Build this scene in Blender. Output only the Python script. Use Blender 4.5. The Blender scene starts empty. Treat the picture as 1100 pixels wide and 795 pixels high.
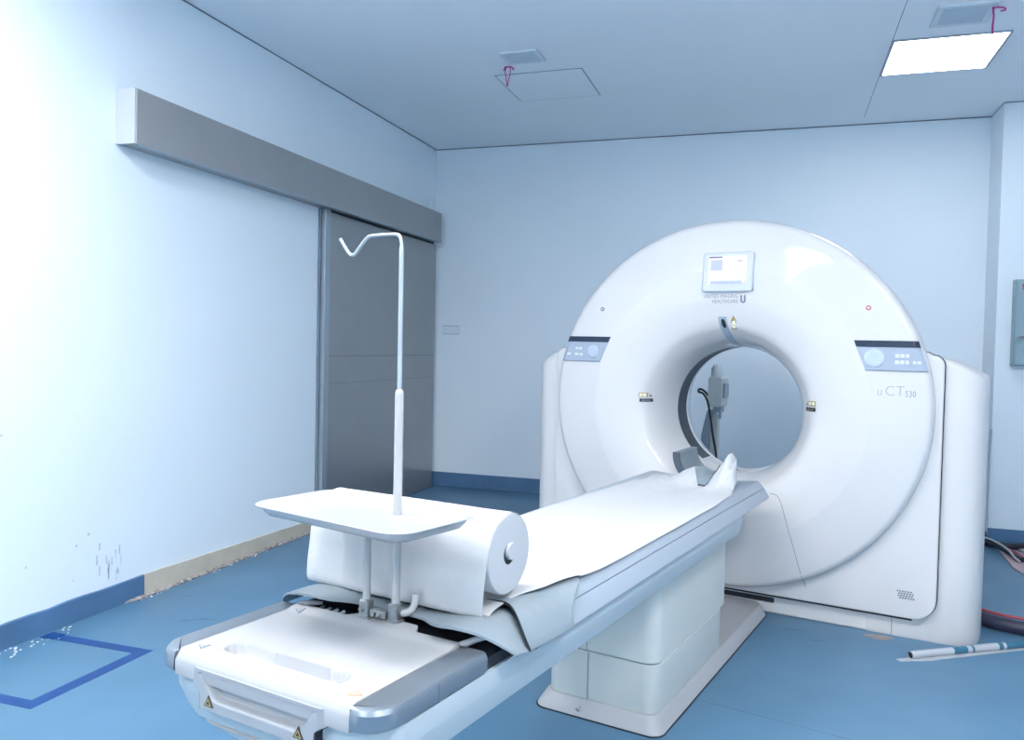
import bpy, bmesh, math, random
from mathutils import Vector, Matrix, noise
random.seed(7)
C = bpy.context.scene.collection
PI = math.pi

# ------------------------------------------------------------------ frames
G = math.radians(-12.32603565)                       # scanner axis against the room
GX = Vector((math.cos(G), math.sin(G), 0)); GY = Vector((-math.sin(G), math.cos(G), 0))
def gw(u, v, z=0): return GX*u + GY*v + Vector((0, 0, z))
XL, YB, ZC = -3.123, 7.054, 3.193                    # left wall, back wall, ceiling
XR, YF = 3.4, -2.4

# ------------------------------------------------------------------ materials
def mat(name, col, rough=.5, metal=0., spec=.5, vary=.03, scale=6., bump=0., bscale=60., coat=0., emit=None, estr=0., trans=0., alpha=1.):
    m = bpy.data.materials.new(name); m.use_nodes = True
    nt = m.node_tree; b = nt.nodes['Principled BSDF']
    b.inputs['Roughness'].default_value = rough; b.inputs['Metallic'].default_value = metal
    b.inputs['Specular IOR Level'].default_value = spec; b.inputs['Coat Weight'].default_value = coat
    b.inputs['Coat Roughness'].default_value = .03
    b.inputs['Transmission Weight'].default_value = trans; b.inputs['Alpha'].default_value = alpha
    tc = nt.nodes.new('ShaderNodeTexCoord')
    n = nt.nodes.new('ShaderNodeTexNoise'); n.inputs['Scale'].default_value = scale; n.inputs['Detail'].default_value = 4
    nt.links.new(tc.outputs['Object'], n.inputs['Vector'])
    r = nt.nodes.new('ShaderNodeValToRGB')
    lo = [max(0, c*(1-vary)) for c in col]; hi = [min(1, c*(1+vary)) for c in col]
    r.color_ramp.elements[0].color = (*lo, 1); r.color_ramp.elements[1].color = (*hi, 1)
    r.color_ramp.elements[0].position = .3; r.color_ramp.elements[1].position = .7
    nt.links.new(n.outputs['Fac'], r.inputs['Fac']); nt.links.new(r.outputs['Color'], b.inputs['Base Color'])
    if bump:
        n2 = nt.nodes.new('ShaderNodeTexNoise'); n2.inputs['Scale'].default_value = bscale
        nt.links.new(tc.outputs['Object'], n2.inputs['Vector'])
        bp = nt.nodes.new('ShaderNodeBump'); bp.inputs['Strength'].default_value = bump; bp.inputs['Distance'].default_value = .01
        nt.links.new(n2.outputs['Fac'], bp.inputs['Height']); nt.links.new(bp.outputs['Normal'], b.inputs['Normal'])
    if emit:
        b.inputs['Emission Color'].default_value = (*emit, 1); b.inputs['Emission Strength'].default_value = estr
    return m

WALL = (.755, .835, .895)
M = dict(
    wall=mat('wall_paint', WALL, .55, spec=.3, vary=.012, scale=1.5, bump=.03, bscale=90),
    ceiling=mat('ceiling_paint', (.86, .905, .945), .6, spec=.25, vary=.012, scale=1.2),
    white=mat('gloss_white_plastic', (.60, .592, .588), .45, spec=.3, vary=.006, coat=.8),
    white2=mat('satin_white_plastic', (.60, .592, .588), .38, vary=.006),
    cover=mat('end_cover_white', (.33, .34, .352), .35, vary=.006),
    beam=mat('beam_grey_plastic', (.40, .46, .49), .42, vary=.01),
    shell=mat('table_shell_grey', (.30, .35, .405), .4, vary=.01),
    silver=mat('silver_rail', (.25, .29, .33), .34, metal=.75, vary=.01),
    pedestal=mat('pedestal_plastic', (.56, .58, .55), .4, vary=.01),
    skirt=mat('skirt_plastic', (.37, .375, .385), .45, vary=.01),
    flap=mat('grey_vinyl', (.20, .245, .275), .45, vary=.03, scale=20, bump=.02),
    dark=mat('dark_gap', (.012, .016, .024), .6, vary=.1),
    seam=mat('seam_line', (.16, .20, .25), .6, vary=.05),  # dark line colour shared by joints, seams and narrow gaps
    bore=mat('bore_window_dark', (.010, .020, .032), .35, spec=.25, vary=.05),
    lip=mat('bore_lip', (.70, .76, .82), .35, vary=.01),
    paper=mat('crepe_paper', (.50, .512, .525), .75, spec=.2, vary=.012, scale=30, bump=.05, bscale=120),
    paperend=mat('paper_roll_end', (.44, .455, .475), .7, spec=.2, vary=.03, scale=3),
    tray=mat('white_enamel', (.36, .37, .38), .25, vary=.006, coat=.2),
    chrome=mat('brushed_chrome', (.36, .38, .39), .3, metal=.85, vary=.05, scale=30),
    pole=mat('pole_silver', (.40, .44, .47), .28, metal=.5, vary=.02),
    steel=mat('brushed_steel', (.33, .345, .35), .28, metal=.55, vary=.03, scale=4),
    steel2=mat('header_steel', (.35, .36, .365), .42, metal=.4, vary=.02, scale=3),
    jamb=mat('jamb_steel', (.36, .42, .46), .35, metal=.5, vary=.03),
    capw=mat('end_cap_pale', (.50, .53, .56), .4, vary=.02),
    bblue=mat('blue_skirting_vinyl', (.075, .165, .30), .45, vary=.12, scale=5),
    board=mat('bare_beige_board', (.50, .46, .38), .7, vary=.08, scale=9, bump=.05),
    debris=mat('torn_adhesive', (.30, .28, .27), .9, vary=.6, scale=40, bump=.4),
    flake=mat('plaster_flake', (.72, .74, .76), .8, vary=.15, scale=30),
    tape=mat('blue_floor_tape', (.003, .052, .21), .5, vary=.12, scale=14),
    panel=mat('console_grey_blue', (.33, .38, .46), .4, vary=.01),
    strip=mat('console_display_black', (.008, .022, .05), .25, vary=.05),
    button=mat('console_button_white', (.5, .52, .54), .4, vary=.01, emit=(.9, .95, 1), estr=.12),
    dial=mat('console_dial', (.42, .49, .58), .3, vary=.03, scale=20),
    bezel=mat('screen_bezel', (.47, .51, .60), .35, vary=.01),
    screen=mat('screen_white', (.05, .05, .06), .3, emit=(.93, .96, 1), estr=.74),
    screenblue=mat('screen_pale_blue', (.05, .06, .08), .3, emit=(.42, .55, .85), estr=.7),
    screennavy=mat('screen_navy', (.02, .02, .12), .3, emit=(.03, .03, .16), estr=.6),
    screengrey=mat('screen_grey', (.3, .35, .45), .3, emit=(.35, .4, .5), estr=.5),
    ink=mat('grey_ink', (.14, .17, .21), .5, vary=.05),
    inkthin=mat('silver_ink', (.20, .23, .27), .4, vary=.05),
    yellow=mat('warning_yellow', (.34, .25, .07), .5, vary=.05),
    lwhite=mat('label_cream', (.85, .82, .62), .5, vary=.03),
    black=mat('label_black', (.012, .014, .018), .5, vary=.05),
    orange=mat('warning_orange', (.50, .26, .12), .5, vary=.05),
    red=mat('red_button', (.45, .10, .10), .4, vary=.05),
    foam=mat('head_holder_foam', (.05, .07, .095), .7, vary=.1),
    vent=mat('vent_grey', (.50, .585, .66), .6, vary=.02),
    ventframe=mat('vent_frame', (.66, .74, .80), .5, vary=.02),
    ribbon=mat('pink_ribbon', (.50, .03, .25), .6, vary=.1),
    light=mat('light_diffuser', (.9, .93, .97), .5, emit=(1., .975, .975), estr=66.),
    lightdim=mat('light_diffuser_soft', (.9, .93, .97), .5, emit=(1., .975, .975), estr=14.),
    lightmid=mat('light_diffuser_mid', (.9, .93, .97), .5, emit=(1., .975, .975), estr=32.),
    lframe=mat('light_frame', (.35, .40, .45), .5, vary=.02),
    cabinet=mat('cabinet_teal_grey', (.25, .37, .42), .45, vary=.02),
    cable=mat('black_cable', (.010, .012, .02), .5, vary=.1),
    cablered=mat('red_cable', (.30, .04, .06), .45, vary=.1),
    cableblue=mat('navy_cable', (.02, .022, .05), .5, vary=.1),
    pinkboard=mat('pinkish_card', (.45, .33, .36), .7, vary=.1),
    tealfilm=mat('teal_film', (.03, .13, .20), .35, vary=.05),
    film=mat('white_film', (.42, .44, .47), .35, vary=.05),
    inj=mat('injector_cream', (.60, .64, .62), .4, vary=.02),
    injpole=mat('injector_pole_grey', (.30, .37, .44), .4, vary=.02),
    clear=mat('clear_plastic', (.8, .86, .9), .1, vary=.01, alpha=.55),
    plate=mat('wall_plate', (.70, .775, .835), .45, vary=.01),
    platedark=mat('wall_plate_edge', (.30, .38, .44), .5, vary=.02),
    scuff=mat('scuff_grey', (.50, .55, .63), .8, vary=.2, scale=30),
    floorscuff=mat('floor_scuff', (.10, .15, .22), .8, vary=.3, scale=30),
    rust=mat('floor_rust', (.33, .27, .25), .8, vary=.2, scale=30),
)
def floor_mat():
    m = mat('blue_sheet_vinyl', (.081, .186, .292), .38, spec=.4, vary=.07, scale=1.3)
    nt = m.node_tree; b = nt.nodes['Principled BSDF']
    ramp = [n for n in nt.nodes if n.type == 'VALTORGB'][0]
    n2 = nt.nodes.new('ShaderNodeTexNoise'); n2.inputs['Scale'].default_value = 220; n2.inputs['Detail'].default_value = 2
    tc = [n for n in nt.nodes if n.type == 'TEX_COORD'][0]; nt.links.new(tc.outputs['Object'], n2.inputs['Vector'])
    mx = nt.nodes.new('ShaderNodeMixRGB'); mx.blend_type = 'OVERLAY'; mx.inputs[0].default_value = .12
    nt.links.new(ramp.outputs['Color'], mx.inputs[1]); nt.links.new(n2.outputs['Fac'], mx.inputs[2])
    nt.links.new(mx.outputs['Color'], b.inputs['Base Color'])
    n3 = nt.nodes.new('ShaderNodeTexNoise'); n3.inputs['Scale'].default_value = 2.5
    nt.links.new(tc.outputs['Object'], n3.inputs['Vector'])
    mr = nt.nodes.new('ShaderNodeMapRange'); mr.inputs[3].default_value = .28; mr.inputs[4].default_value = .5
    nt.links.new(n3.outputs['Fac'], mr.inputs[0]); nt.links.new(mr.outputs[0], b.inputs['Roughness'])
    return m
M['floor'] = floor_mat()

# ------------------------------------------------------------------ mesh builder
class MB:
    def __init__(s): s.v = []; s.f = []
    def add(s, vs, fs):
        o = len(s.v); s.v += [tuple(p) for p in vs]; s.f += [tuple(i+o for i in f) for f in fs]; return s
    def box(s, x0, x1, y0, y1, z0, z1):
        return s.add([(x0,y0,z0),(x1,y0,z0),(x1,y1,z0),(x0,y1,z0),(x0,y0,z1),(x1,y0,z1),(x1,y1,z1),(x0,y1,z1)],
                     [(0,3,2,1),(4,5,6,7),(0,1,5,4),(1,2,6,5),(2,3,7,6),(3,0,4,7)])
    def loft(s, rings, cap0=True, cap1=True, closed=True):
        n = len(rings[0]); vs = [p for r in rings for p in r]; fs = []
        for k in range(len(rings)-1):
            for i in range(n if closed else n-1):
                j = (i+1) % n
                fs.append((k*n+i, k*n+j, (k+1)*n+j, (k+1)*n+i))
        if cap0: fs.append(tuple(range(n-1, -1, -1)))
        if cap1: fs.append(tuple((len(rings)-1)*n+i for i in range(n)))
        return s.add(vs, fs)
    def tube(s, path, r, n=14, caps=True):
        P = [Vector(p) for p in path]; rs = r if isinstance(r, (list, tuple)) else [r]*len(P)
        t0 = (P[1]-P[0]).normalized(); a = Vector((0,0,1)) if abs(t0.z) < .9 else Vector((1,0,0))
        nrm = t0.cross(a).normalized(); rings = []; prev = t0
        for i, p in enumerate(P):
            t = ((P[min(i+1,len(P)-1)]-P[max(i-1,0)])).normalized()
            q = prev.rotation_difference(t); nrm = q @ nrm; nrm = (nrm - t*nrm.dot(t)).normalized(); prev = t
            b = t.cross(nrm)
            rings.append([p + (nrm*math.cos(2*PI*k/n)+b*math.sin(2*PI*k/n))*rs[i] for k in range(n)])
        return s.loft(rings, caps, caps)
    def grid(s, nx, ny, fn):
        vs = [fn(i/nx, j/ny) for j in range(ny+1) for i in range(nx+1)]
        fs = [(j*(nx+1)+i, j*(nx+1)+i+1, (j+1)*(nx+1)+i+1, (j+1)*(nx+1)+i) for j in range(ny) for i in range(nx)]
        return s.add(vs, fs)
    def slab(s, nx, ny, fn, fb):                       # closed sheet between two height functions
        n1 = (nx+1)*(ny+1)
        s0 = len(s.v)
        vs = [fn(i/nx, j/ny) for j in range(ny+1) for i in range(nx+1)] + [fb(i/nx, j/ny) for j in range(ny+1) for i in range(nx+1)]
        q = lambda i, j: j*(nx+1)+i
        fs = []
        for j in range(ny):
            for i in range(nx):
                f = (q(i,j), q(i+1,j), q(i+1,j+1), q(i,j+1)); fs.append(f); fs.append(tuple(n1+k for k in reversed(f)))
        for i in range(nx):
            fs.append((q(i+1,0), q(i,0), n1+q(i,0), n1+q(i+1,0))); fs.append((q(i,ny), q(i+1,ny), n1+q(i+1,ny), n1+q(i,ny)))
        for j in range(ny):
            fs.append((q(0,j), q(0,j+1), n1+q(0,j+1), n1+q(0,j))); fs.append((q(nx,j+1), q(nx,j), n1+q(nx,j), n1+q(nx,j+1)))
        return s.add(vs, fs)
    def lathe(s, prof, n=48, axis='z', c=(0,0,0), cap0=False, cap1=False):
        rings = []
        for r, h in prof:
            ring = []
            for k in range(n):
                a = 2*PI*k/n; p = (r*math.cos(a), r*math.sin(a))
                if axis == 'z': ring.append((c[0]+p[0], c[1]+p[1], c[2]+h))
                elif axis == 'x': ring.append((c[0]+h, c[1]+p[0], c[2]+p[1]))
                else: ring.append((c[0]+p[0], c[1]+h, c[2]+p[1]))
            rings.append(ring)
        return s.loft(rings, cap0, cap1)
    def build(s, name, m, parent=None, off=(0,0,0), smooth=35, bevel=0, seg=3):
        me = bpy.data.meshes.new(name)
        me.from_pydata([(p[0]-off[0], p[1]-off[1], p[2]-off[2]) for p in s.v], [], s.f)
        bm = bmesh.new(); bm.from_mesh(me); bmesh.ops.remove_doubles(bm, verts=bm.verts, dist=1e-6); bmesh.ops.recalc_face_normals(bm, faces=bm.faces); bm.to_mesh(me); bm.free()
        me.materials.append(m)
        if smooth:
            me.polygons.foreach_set('use_smooth', [True]*len(me.polygons))
            me.set_sharp_from_angle(angle=math.radians(smooth))
        o = bpy.data.objects.new(name, me); C.objects.link(o)
        if parent: o.parent = parent
        if bevel:
            b = o.modifiers.new('edge_rounding', 'BEVEL'); b.width = bevel; b.segments = seg; b.limit_method = 'ANGLE'
            b.angle_limit = math.radians(40); b.harden_normals = True
        return o

def rrect(x0, x1, y0, y1, r, n=6, corners=(1,1,1,1)):   # order: (x1,y0) (x1,y1) (x0,y1) (x0,y0)
    pts = []
    for (cx, cy, a0, on) in ((x1-r, y0+r, -PI/2, corners[0]), (x1-r, y1-r, 0, corners[1]), (x0+r, y1-r, PI/2, corners[2]), (x0+r, y0+r, PI, corners[3])):
        for k in range(n+1):
            a = a0 + PI/2*k/n
            if on: pts.append((cx+r*math.cos(a), cy+r*math.sin(a)))
            else:
                px = x1 if cx == x1-r else x0; py = y0 if cy == y0+r else y1
                pts.append((px, py))
    return pts
def at_z(pts, z): return [(x, y, z) for x, y in pts]
def smooth01(a, b, x):
    t = max(0., min(1., (x-a)/(b-a))); return t*t*(3-2*t)
def lerp_table(tab, x):
    if x <= tab[0][0]: return tab[0][1]
    for (a, ya), (b, yb) in zip(tab, tab[1:]):
        if x <= b: return ya + (yb-ya)*smooth01(a, b, x)
    return tab[-1][1]
def catmull(pts, per=8):
    P = [Vector(p) for p in pts]; P = [P[0]*2-P[1]] + P + [P[-1]*2-P[-2]]; out = []
    for i in range(1, len(P)-2):
        for k in range(per):
            t = k/per; a, b, c, d = P[i-1], P[i], P[i+1], P[i+2]
            out.append(.5*((2*b)+(c-a)*t+(2*a-5*b+4*c-d)*t*t+(3*b-a-3*c+d)*t**3))
    out.append(P[-2]); return out

def tag(o, label=None, cat=None, group=None, kind=None):
    if label: o['label'] = label
    if cat: o['category'] = cat
    if group: o['group'] = group
    if kind: o['kind'] = kind
    return o
def groot(name, label, cat, u, v, z=0., group=None):       # a thing's base in the scanner's frame
    o = bpy.data.objects.new(name, None); C.objects.link(o); o.empty_display_size = .1
    o.location = gw(u, v, z); o.rotation_euler = (0, 0, G); return tag(o, label, cat, group)
def rroot(name, label, cat, x, y, z=0., group=None):
    o = bpy.data.objects.new(name, None); C.objects.link(o); o.empty_display_size = .1
    o.location = (x, y, z); return tag(o, label, cat, group)
def struct(mb, name, m, parent=None, label=None, **k):
    o = mb.build(name, m, parent, **k)
    if parent is None: o['kind'] = 'structure'
    if label: o['label'] = label
    return o

# ------------------------------------------------------------------ room shell
T = .12
struct(MB().box(XL-T, XR+T, YF-T, YB+T, -.1, 0), 'floor', M['floor'], label='blue sheet vinyl floor of the scanner room', smooth=0)
struct(MB().box(XL-T, XR+T, YF-T, YB+T, ZC, ZC+.1), 'ceiling', M['ceiling'], label='pale blue flat panel ceiling', smooth=0)
wl = struct(MB().box(XL-T, XL, YF-T, YB+T, 0, ZC), 'wall_left', M['wall'], label='pale painted wall with the sliding door', smooth=0)
struct(MB().box(XL, XR, YB, YB+T, 0, ZC), 'wall_back', M['wall'], label='pale blue wall behind the scanner', smooth=0)
struct(MB().box(XR, XR+T, YF-T, YB+T, 0, ZC), 'wall_right', M['wall'], label='pale painted right wall', smooth=0)
struct(MB().box(XL, XR, YF-T, YF, 0, ZC), 'wall_front', M['wall'], label='pale painted wall opposite the scanner', smooth=0)
struct(MB().box(1.509, XR, 6.69, YB, 0, ZC), 'pillar', M['wall'], label='projecting pillar carrying the wall cabinet', smooth=0)
# thin dark joint trims along the ceiling edge
struct(MB().box(XL, XL+.005, YF, YB, ZC-.007, ZC), 'trim_1', M['seam'], label='thin dark joint between ceiling and left wall', smooth=0)
struct(MB().box(XL, 1.509, YB-.005, YB, ZC-.008, ZC), 'trim_2', M['seam'], label='thin dark joint between ceiling and back wall', smooth=0)
struct(MB().box(1.509, XR, 6.686, 6.69, ZC-.006, ZC).box(1.506, 1.509, 6.69, YB, ZC-.004, ZC), 'trim_3', M['seam'], label='thin joint between ceiling and pillar', smooth=0)
struct(MB().box(.5855, .5885, 2.0, YB-.2, ZC-.002, ZC), 'trim_4', M['seam'], label='fine joint line running across the ceiling', smooth=0)
# skirtings
b = MB(); n = 60
prof = [(YF, 0)] + [(YF+(3.372-YF)*i/n, 0) for i in range(1, n+1)]
top = [(y, .112+.008*noise.noise(Vector((y*7, 0, 3)))+.004*noise.noise(Vector((y*31, 1, 0)))) for y, _ in prof]
b.loft([[(XL, y, 0), (XL+.012, y, 0), (XL+.010, y, z*.96), (XL, y, z)] for (y, z) in top])
struct(b, 'baseboard_left', M['bblue'], label='blue vinyl skirting with a ragged top edge')
struct(MB().box(XL, 1.509, YB-.012, YB, 0, .138), 'baseboard_back', M['bblue'], label='blue vinyl skirting on the back wall', bevel=.004)
struct(MB().box(1.497, XR, 6.678, 6.69, 0, .092), 'baseboard_right', M['bblue'], label='blue vinyl skirting round the pillar', bevel=.004)
# bare strip where the skirting has come off
b = MB(); rings = []
for i in range(41):
    t = i/40; y = 3.372+(5.012-3.372)*t; h = .113-.036*t + .002*noise.noise(Vector((y*9, 0, 0)))
    x0 = .012+.01*(1-t)
    rings.append([(XL, y, 0), (XL+x0, y, 0), (XL+.010, y, h), (XL, y, h)])
b.loft(rings); bd = struct(b, 'trim_5', M['board'], label='bare beige board where the skirting is missing')
b = MB(); rings = []
for i in range(91):
    t = i/90; y = 3.235+(5.01-3.235)*t
    w = .030+.012*noise.noise(Vector((y*13, 2, 0)))+.008*noise.noise(Vector((y*41, 5, 0))); h = .010+.007*noise.noise(Vector((y*23, 9, 1)))
    if t < .06: w *= t/.06+.1
    rings.append([(XL+.008, y, 0), (XL+.008+w, y, 0), (XL+.008+w*.8, y, max(.002, h*.5)), (XL+.008+w*.4, y, max(.003, h)), (XL+.008, y, max(.003, h*.9))])
b.loft(rings); b.build('torn_edge', M['debris'], bd, smooth=60)
MB().box(XL+.028, XL+.040, 3.30, 5.0, 0, .0015).build('dark_gap', M['dark'], bd, smooth=0)
b = MB()
for k in range(30):
    y = random.uniform(3.3, 5.0); x = XL+.022+random.random()*.04; r = random.uniform(.002, .006)
    pts = [(x+r*math.cos(a)*random.uniform(.5, 1.2), y+1.8*r*math.sin(a)*random.uniform(.5, 1.2), 0) for a in [i*PI/3 for i in range(6)]]
    z = random.uniform(.003, .007); b.loft([[(p[0], p[1], .0005) for p in pts], [(x+(p[0]-x)*.6, y+(p[1]-y)*.6, z) for p in pts]])
for k in range(30):
    y = random.uniform(2.45, 2.9); x = XL+.02+random.random()*.10; r = random.uniform(.002, .007)
    pts = [(x+r*math.cos(a)*random.uniform(.5, 1.2), y+1.8*r*math.sin(a)*random.uniform(.5, 1.2), 0) for a in [i*PI/3 for i in range(6)]]
    b.loft([[(p[0], p[1], .0005) for p in pts], [(x+(p[0]-x)*.6, y+(p[1]-y)*.6, .003) for p in pts]])
o = b.build('plaster_crumbs', M['flake'], None, smooth=0)
tag(o, 'loose white plaster crumbs along the left skirting', 'crumbs', kind='stuff')
# scuffs on the left wall
b = MB()
for k in range(20):
    y = random.uniform(3.05, 3.24); z = random.uniform(.20, .34) - (y-3.05)*.35; l = random.uniform(.008, .028); w = random.uniform(.0015, .004)
    b.box(XL, XL+.0008, y-w, y+w, z-l, z+l)
for y, z, r in ((2.68, .325, .005), (2.95, .36, .006), (2.56, .923, .006), (3.02, .40, .008), (2.93, .2, .004)):
    b.lathe([(r, 0), (r, .0008)], 8, 'x', (XL, y, z), True, True)
b.build('scuff_marks', M['scuff'], wl, smooth=0)

# ------------------------------------------------------------------ sliding steel door and its track cover
dr = bpy.data.objects.new('door_1', None); C.objects.link(dr); dr.location = (XL, 6.04, 0); dr['kind'] = 'structure'
dr['label'] = 'grey steel sliding door under a long track cover'
O = (XL, 6.04, 0)
MB().box(XL+.002, XL+.045, 5.105, 6.985, 0.006, 2.284).build('door_leaf', M['steel'], dr, O, bevel=.003)
b = MB()
b.box(XL+.045, XL+.0465, 5.108, 6.982, 1.247, 1.252); b.box(XL+.045, XL+.0458, 5.108, 6.982, 1.045, 1.048)
b.build('leaf_seam', M['seam'], dr, O, smooth=0)
MB().box(XL, XL+.05, 5.030, 5.100, 0, 2.30).build('door_jamb', M['jamb'], dr, O, bevel=.004)
MB().box(XL, XL+.02, 5.012, 5.028, 0, 2.30).build('jamb_reveal', M['seam'], dr, O, smooth=0)
MB().box(XL+.003, XL+.04, 5.105, 6.94, 2.284, 2.31).build('track_gap', M['dark'], dr, O, smooth=0)
hd = MB().box(XL+.003, XL+.12, 3.178, 6.93, 2.302, 2.568).build('track_cover', M['steel2'], dr, O, bevel=.003)
MB().box(XL+.001, XL+.118, 3.166, 3.178, 2.300, 2.570).build('end_cap', M['capw'], hd, O, bevel=.002)
MB().box(XL+.09, XL+.1205, 3.20, 6.92, 2.295, 2.302).build('lower_lip', M['jamb'], hd, O, bevel=.001)
b = MB()
for y in (6.83, 6.90): b.tube([(XL+.03, y, 2.568), (XL+.03, y, 2.64), (XL+.022, y, 2.69)], .006, 8)
b.build('cable_stub', M['plate'], hd, O)

# wall plate on the back wall
t = rroot('wall_plate', 'small pale blank wall plate beside the sliding door', 'wall plate', -2.94, YB, 1.49)
MB().loft([[(x, YB-.001, z) for x, z in rrect(-3.03, -2.85, 1.449, 1.531, .006, 3)], [(x, YB-.010, z) for x, z in rrect(-3.027, -2.853, 1.452, 1.528, .006, 3)]]).build('cover', M['plate'], t, (-2.94, YB, 1.49))
MB().box(-3.025, -2.855, YB-.012, YB-.009, 1.526, 1.531).box(-3.025, -2.855, YB-.012, YB-.009, 1.449, 1.454).build('edge', M['platedark'], t, (-2.94, YB, 1.49), smooth=0)

# ------------------------------------------------------------------ ceiling: lights, dark panel, vents, ribbons
def ceiling_light(x0, x1, y0, y1, label, m='light', frame=.012):
    t = rroot('ceiling_light', label, 'ceiling light', (x0+x1)/2, (y0+y1)/2, ZC, 'square ceiling light panels'); o = tuple(t.location)
    b = MB()
    for r in ((x0-frame, x1+frame, y0-frame, y0), (x0-frame, x1+frame, y1, y1+frame), (x0-frame, x0, y0, y1), (x1, x1+frame, y0, y1)): b.box(*r, ZC-.010, ZC)
    b.build('frame', M['lframe'], t, o, bevel=.002)
    MB().box(x0, x1, y0, y1, ZC-.007, ZC-.001).build('diffuser', M[m], t, o, smooth=0)
ceiling_light(.602, 1.195, 5.235, 5.835, 'lit square ceiling light above the right of the scanner', 'lightdim')
ceiling_light(-2.38, -1.78, 1.10, 1.70, 'lit ceiling light over the left of the table end, out of the frame')
ceiling_light(-.86, -.26, .95, 1.55, 'lit ceiling light above the table end, out of the frame', 'lightmid')
ceiling_light(.75, 1.35, .95, 1.55, 'unseen ceiling light added to brighten the right floor and the scanner')  # added panel, brightens the right floor, scanner and back wall
ceiling_light(-1.95, -1.35, -1.5, -.9, 'unseen ceiling light behind the camera on the left, added as frontal fill')  # added rear panel, frontal fill for the scanner face
ceiling_light(1.55, 2.15, -1.5, -.9, 'unseen ceiling light behind the camera on the right, added as frontal fill')  # second added fill panel, placed where the fascia hardly mirrors it
t = rroot('ceiling_panel', 'unlit square ceiling panel with dark joints beside a vent', 'ceiling panel', -1.585, 5.51, ZC); o = tuple(t.location)
MB().box(-1.882, -1.286, 5.222, 5.800, ZC-.004, ZC).build('board', M['ceiling'], t, o, smooth=0)
b = MB()
for r in ((-1.889, -1.280, 5.215, 5.221), (-1.889, -1.280, 5.801, 5.806), (-1.889, -1.883, 5.221, 5.801), (-1.285, -1.279, 5.221, 5.801)): b.box(*r, ZC-.003, ZC)
b.build('joint', M['seam'], t, o, smooth=0)
def vent(x0, x1, y0, y1, label, fr):
    t = rroot('ceiling_vent', label, 'vent', (x0+x1)/2, (y0+y1)/2, ZC, 'ceiling vents'); o = tuple(t.location)
    b = MB()
    for r in ((x0-fr, x1+fr, y0-fr, y0), (x0-fr, x1+fr, y1, y1+fr), (x0-fr, x0, y0, y1), (x1, x1+fr, y0, y1)): b.box(*r, ZC-.012, ZC)
    b.build('frame', M['ventframe'], t, o, bevel=.003)
    MB().box(x0, x1, y0, y1, ZC-.004, ZC-.001).build('backing', M['vent'], t, o, smooth=0)
    b = MB(); nsl = 9
    for k in range(nsl):
        y = y0+(y1-y0)*(k+.5)/nsl
        b.add([(x0, y-.008, ZC-.004), (x1, y-.008, ZC-.004), (x1, y+.006, ZC-.011), (x0, y+.006, ZC-.011), (x0, y-.006, ZC-.004), (x1, y-.006, ZC-.004), (x1, y+.008, ZC-.011), (x0, y+.008, ZC-.011)],
              [(0,1,2,3), (7,6,5,4), (0,4,5,1), (3,2,6,7), (0,3,7,4), (1,5,6,2)])
    b.build('slats', M['vent'], t, o, smooth=0)
vent(-1.70, -1.49, 4.83, 5.00, 'small faint ceiling vent beside the unlit ceiling panel', .02)
vent(.785, 1.005, 4.80, 5.03, 'square ceiling vent in front of the lit light panel', .03)
def ribbon(name, label, pts, r=.005):
    t = rroot(name, label, 'ribbon', *pts[0]); o = pts[0]
    return t, o
# left: a knotted loop, right: a single strand with a curl
p0 = Vector((-1.74, 5.06, ZC))
t, o = ribbon('ribbon', 'pink ribbon loop hanging beside the unlit ceiling panel', [tuple(p0)])
MB().tube(catmull([p0+Vector((-.012, 0, -.005)), p0+Vector((-.018, 0, -.04)), p0+Vector((-.010, 0, -.09)), p0+Vector((-.002, 0, -.132)), p0+Vector((.006, 0, -.09)), p0+Vector((.018, 0, -.04)), p0+Vector((.012, 0, -.005))], 6), .0035, 8).build('strand', M['ribbon'], t, o)
MB().tube(catmull([p0+Vector((-.028, 0, -.028)), p0+Vector((-.02, .004, -.006)), p0+Vector((0, .006, -.004)), p0+Vector((.022, .004, -.008)), p0+Vector((.04, 0, -.028))], 6), .005, 8).build('knot', M['ribbon'], t, o)
p0 = Vector((1.02, 4.835, ZC-.012))
t, o = ribbon('ribbon', 'pink ribbon strand hanging from the square ceiling vent', [tuple(p0)])
MB().tube(catmull([p0, p0+Vector((.004, 0, -.05)), p0+Vector((.001, 0, -.10)), p0+Vector((.002, 0, -.142))], 6), [.005]*18+[.0035], 8).build('strand', M['ribbon'], t, o)
MB().tube(catmull([p0+Vector((-.004, 0, -.004)), p0+Vector((.02, .005, -.001)), p0+Vector((.05, .008, -.004)), p0+Vector((.058, .004, -.018)), p0+Vector((.035, .002, -.022))], 6), .0045, 8).build('knot', M['ribbon'], t, o)

# ------------------------------------------------------------------ wall cabinet on the pillar
t = rroot('wall_cabinet', 'teal grey metal cabinet hanging on the pillar at the right edge', 'cabinet', 1.83, 6.69, 1.287); o = (1.83, 6.69, 1.287)
MB().box(1.605, 2.06, 6.60, 6.69, 1.287, 1.906).build('body', M['cabinet'], t, o, bevel=.006)
d = MB().box(1.612, 2.053, 6.588, 6.600, 1.294, 1.899).build('door', M['cabinet'], t, o, bevel=.004)
MB().tube([(1.632, 6.588, 1.493), (1.632, 6.568, 1.493)], .012, 12).tube([(1.632, 6.570, 1.493), (1.72, 6.566, 1.497)], [.009, .006], 10).build('latch', M['chrome'], d, o)
b = MB()
for z in (1.868, 1.852, 1.836): b.box(1.642, 1.70, 6.5865, 6.588, z-.005, z+.005)
b.box(1.642, 1.652, 6.5865, 6.588, 1.852, 1.868); b.box(1.69, 1.70, 6.5865, 6.588, 1.836, 1.852)
b.build('badge', M['red'], d, o, smooth=0)
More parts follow.
